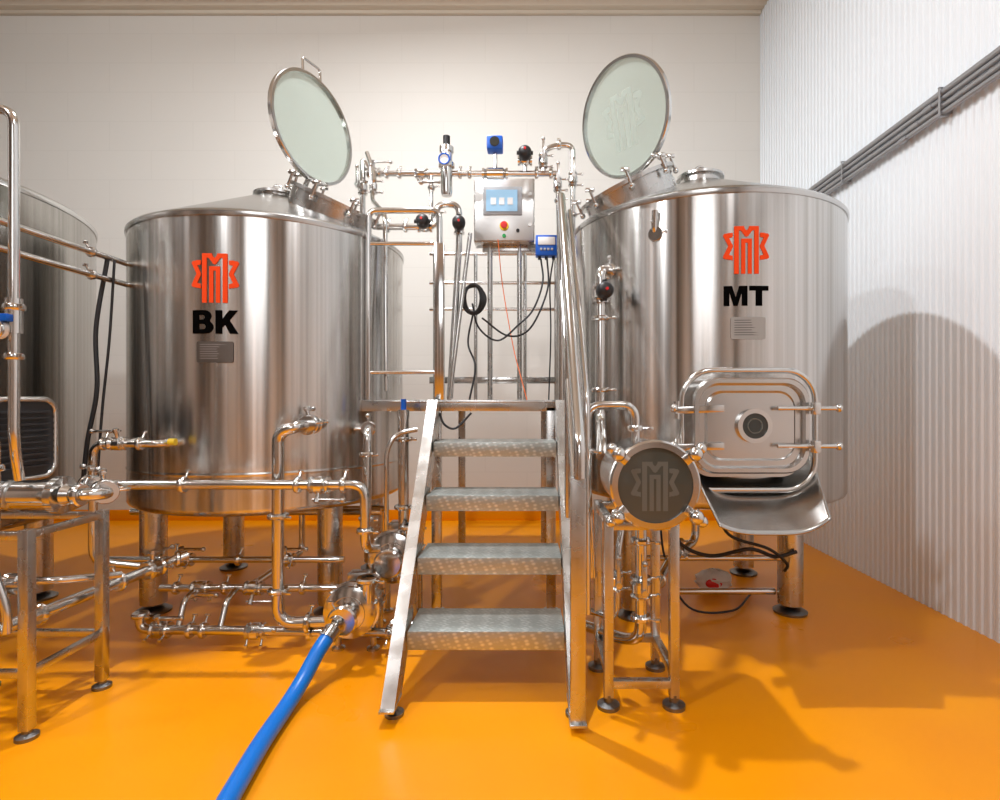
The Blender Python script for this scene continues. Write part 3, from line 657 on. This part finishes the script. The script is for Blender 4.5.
# mash tank side pipes
o=pipe([(.46,2.84,1.80),(.36,2.70,1.80),(.36,2.70,1.05),(.34,2.5,.95),(.33,2.44,.90)],.025,'steel pipe with black actuator dropping beside the mash tank',clamps=[((.36,2.70,1.55),(0,0,1),.025),((.36,2.70,1.2),(0,0,1),.025)])
actuator_valve(o,(.36,2.70,1.67),(0,0,1),.026,(.1,-1,0)); 
valve(o,(.42,2.785,1.80),(.6,.8,0),.022,(0,0,1),.06)
o=pipe([(.64,2.68,1.93),(.60,2.60,1.94),(.60,2.58,2.04)],.014,'short steel spray pipe at the mash tank rim',bend=.03)
valve(o,(.62,2.63,1.935),(.4,.9,0),.020,(-.4,-.6,1))
pipe([(.50,2.74,2.06),(.50,2.70,1.98),(.64,2.62,1.92)],.012,'thin steel tube at the mash tank rim',bend=.03)
o=pipe([(.80,3.02,2.24),(.80,3.02,2.36),(.70,2.98,2.40)],.018,'short steel cleaning inlet on the mash tank cone',clamps=[((.80,3.02,2.30),(0,0,1),.018)],bend=.03)
valve(o,(.74,2.995,2.385),(-.9,-.3,.3),.018,(0,-.3,1),.07)
pipe([(.80,3.02,.10),(1.36,3.02,.10)],.018,'low steel brace tube between the mash tank legs')
pipe([(.62,2.96,.30),(1.38,2.96,.30)],.016,'steel brace tube between the mash tank legs')
pipe([(.95,3.1,.61),(.95,3.1,.36),(.75,2.9,.30),(.60,2.6,.26),(.56,2.45,.25)],.022,'steel outlet pipe from mash tank underside',valves=[((.83,2.98,.325),(.8,.75,-.2),.022,(0,-.3,1))],clamps=[((.64,2.68,.272),(.45,.9,0),.022)])
cable([(.70,2.9,.62),(.78,2.86,.42),(.95,2.86,.34),(1.15,2.84,.38),(1.30,2.88,.33),(1.42,2.9,.35)],.010,'black hose slung beneath the mash tank')
cable([(1.0,2.9,.60),(1.05,2.86,.45),(1.25,2.85,.38),(1.35,2.86,.30),(1.36,2.9,.25)],.008,'black cable slung beneath the mash tank')
cable([(.72,3.0,.60),(.74,2.95,.30),(.85,2.9,.06),(1.1,2.95,.02),(1.3,3.2,.02)],.006,'black cable dropping to the orange floor')
bag=root('plastic_bag',(1.12,3.30,0),'crumpled white and red plastic bag on the floor','bag')
b=B().ball((1.12,3.30,.07),.11,(1,.7,.6),24)
for v in b.bm.verts: v.co+=V((random.uniform(-.01,.01),random.uniform(-.01,.01),random.uniform(-.008,.008))); v.co.z=max(v.co.z,.002)
b.done('bag_body',M_bag,bag)
B().ball((1.10,3.235,.07),.05,(1,.3,.6)).done('red_print',M_red,bag)

# ------------------------------------------------------------ conduits on right wall
cz=[2.775,2.74,2.70,2.665]
for i,z in enumerate(cz):
    o=top(B().tube([(2.195,-1.5,z),(2.195,5.25,z)],(.017,.014,.015,.014)[i]).done('wall_conduit',M_zinc),'long grey metal conduit clipped to the corrugated wall','conduit','conduits on the corrugated wall')
    for y in(1.6+.15*i,2.9+.1*i,4.2): B().cyl((2.195,y-.03,z),(2.195,y+.03,z),.018).done('coupling',M_zinc,o)
for y in(2.0,2.9,3.8,4.7):
    top(B().box((2.222,y,2.72),(.03,.02,.13)).box((2.197,y,2.796),(.055,.014,.004)).box((2.197,y,2.645),(.055,.014,.004)).box((2.174,y,2.72),(.004,.014,.15)).done('conduit_bracket',M_zinc),'small grey metal bracket holding wall conduits','bracket','conduit brackets on the corrugated wall')

# ------------------------------------------------------------ lights
def area(loc,target,size,power,color=(.97,.98,1),sy=None):
    d=bpy.data.lights.new('ceiling_and_fill_lamp','AREA'); d.energy=power; d.color=color; d.size=size
    if sy: d.shape='RECTANGLE'; d.size_y=sy
    o=bpy.data.objects.new('ceiling_and_fill_lamp',d); col.objects.link(o); o.location=loc
    o.rotation_euler=(V(target)-V(loc)).to_track_quat('-Z','Y').to_euler(); return o
area((-.9,2.9,4.72),(-.6,2.9,0),.12,140)
area((-2.6,-.2,4.5),(-.6,3.2,1.0),.25,75)
area((1.4,-.6,4.6),(.4,3.2,1.0),.6,28)
area((-4.3,1.2,4.6),(-3,3.,0),.6,40)
area((-.5,-2.6,3.2),(-.3,3,1.4),1.6,32)  # soft fill added behind the camera, well below the ceiling
w=bpy.data.worlds.new('world'); scene.world=w; w.use_nodes=True
w.node_tree.nodes['Background'].inputs[0].default_value=(.8,.78,.75,1); w.node_tree.nodes['Background'].inputs[1].default_value=.3

# ------------------------------------------------------------ camera
cd=bpy.data.cameras.new('camera'); cd.lens=19.8; cd.sensor_width=36; cd.shift_x=-.027; cd.shift_y=0.0
cam=bpy.data.objects.new('camera',cd); col.objects.link(cam); cam.location=(0,0,1.15); cam.rotation_euler=(math.pi/2,0,0)
scene.camera=cam
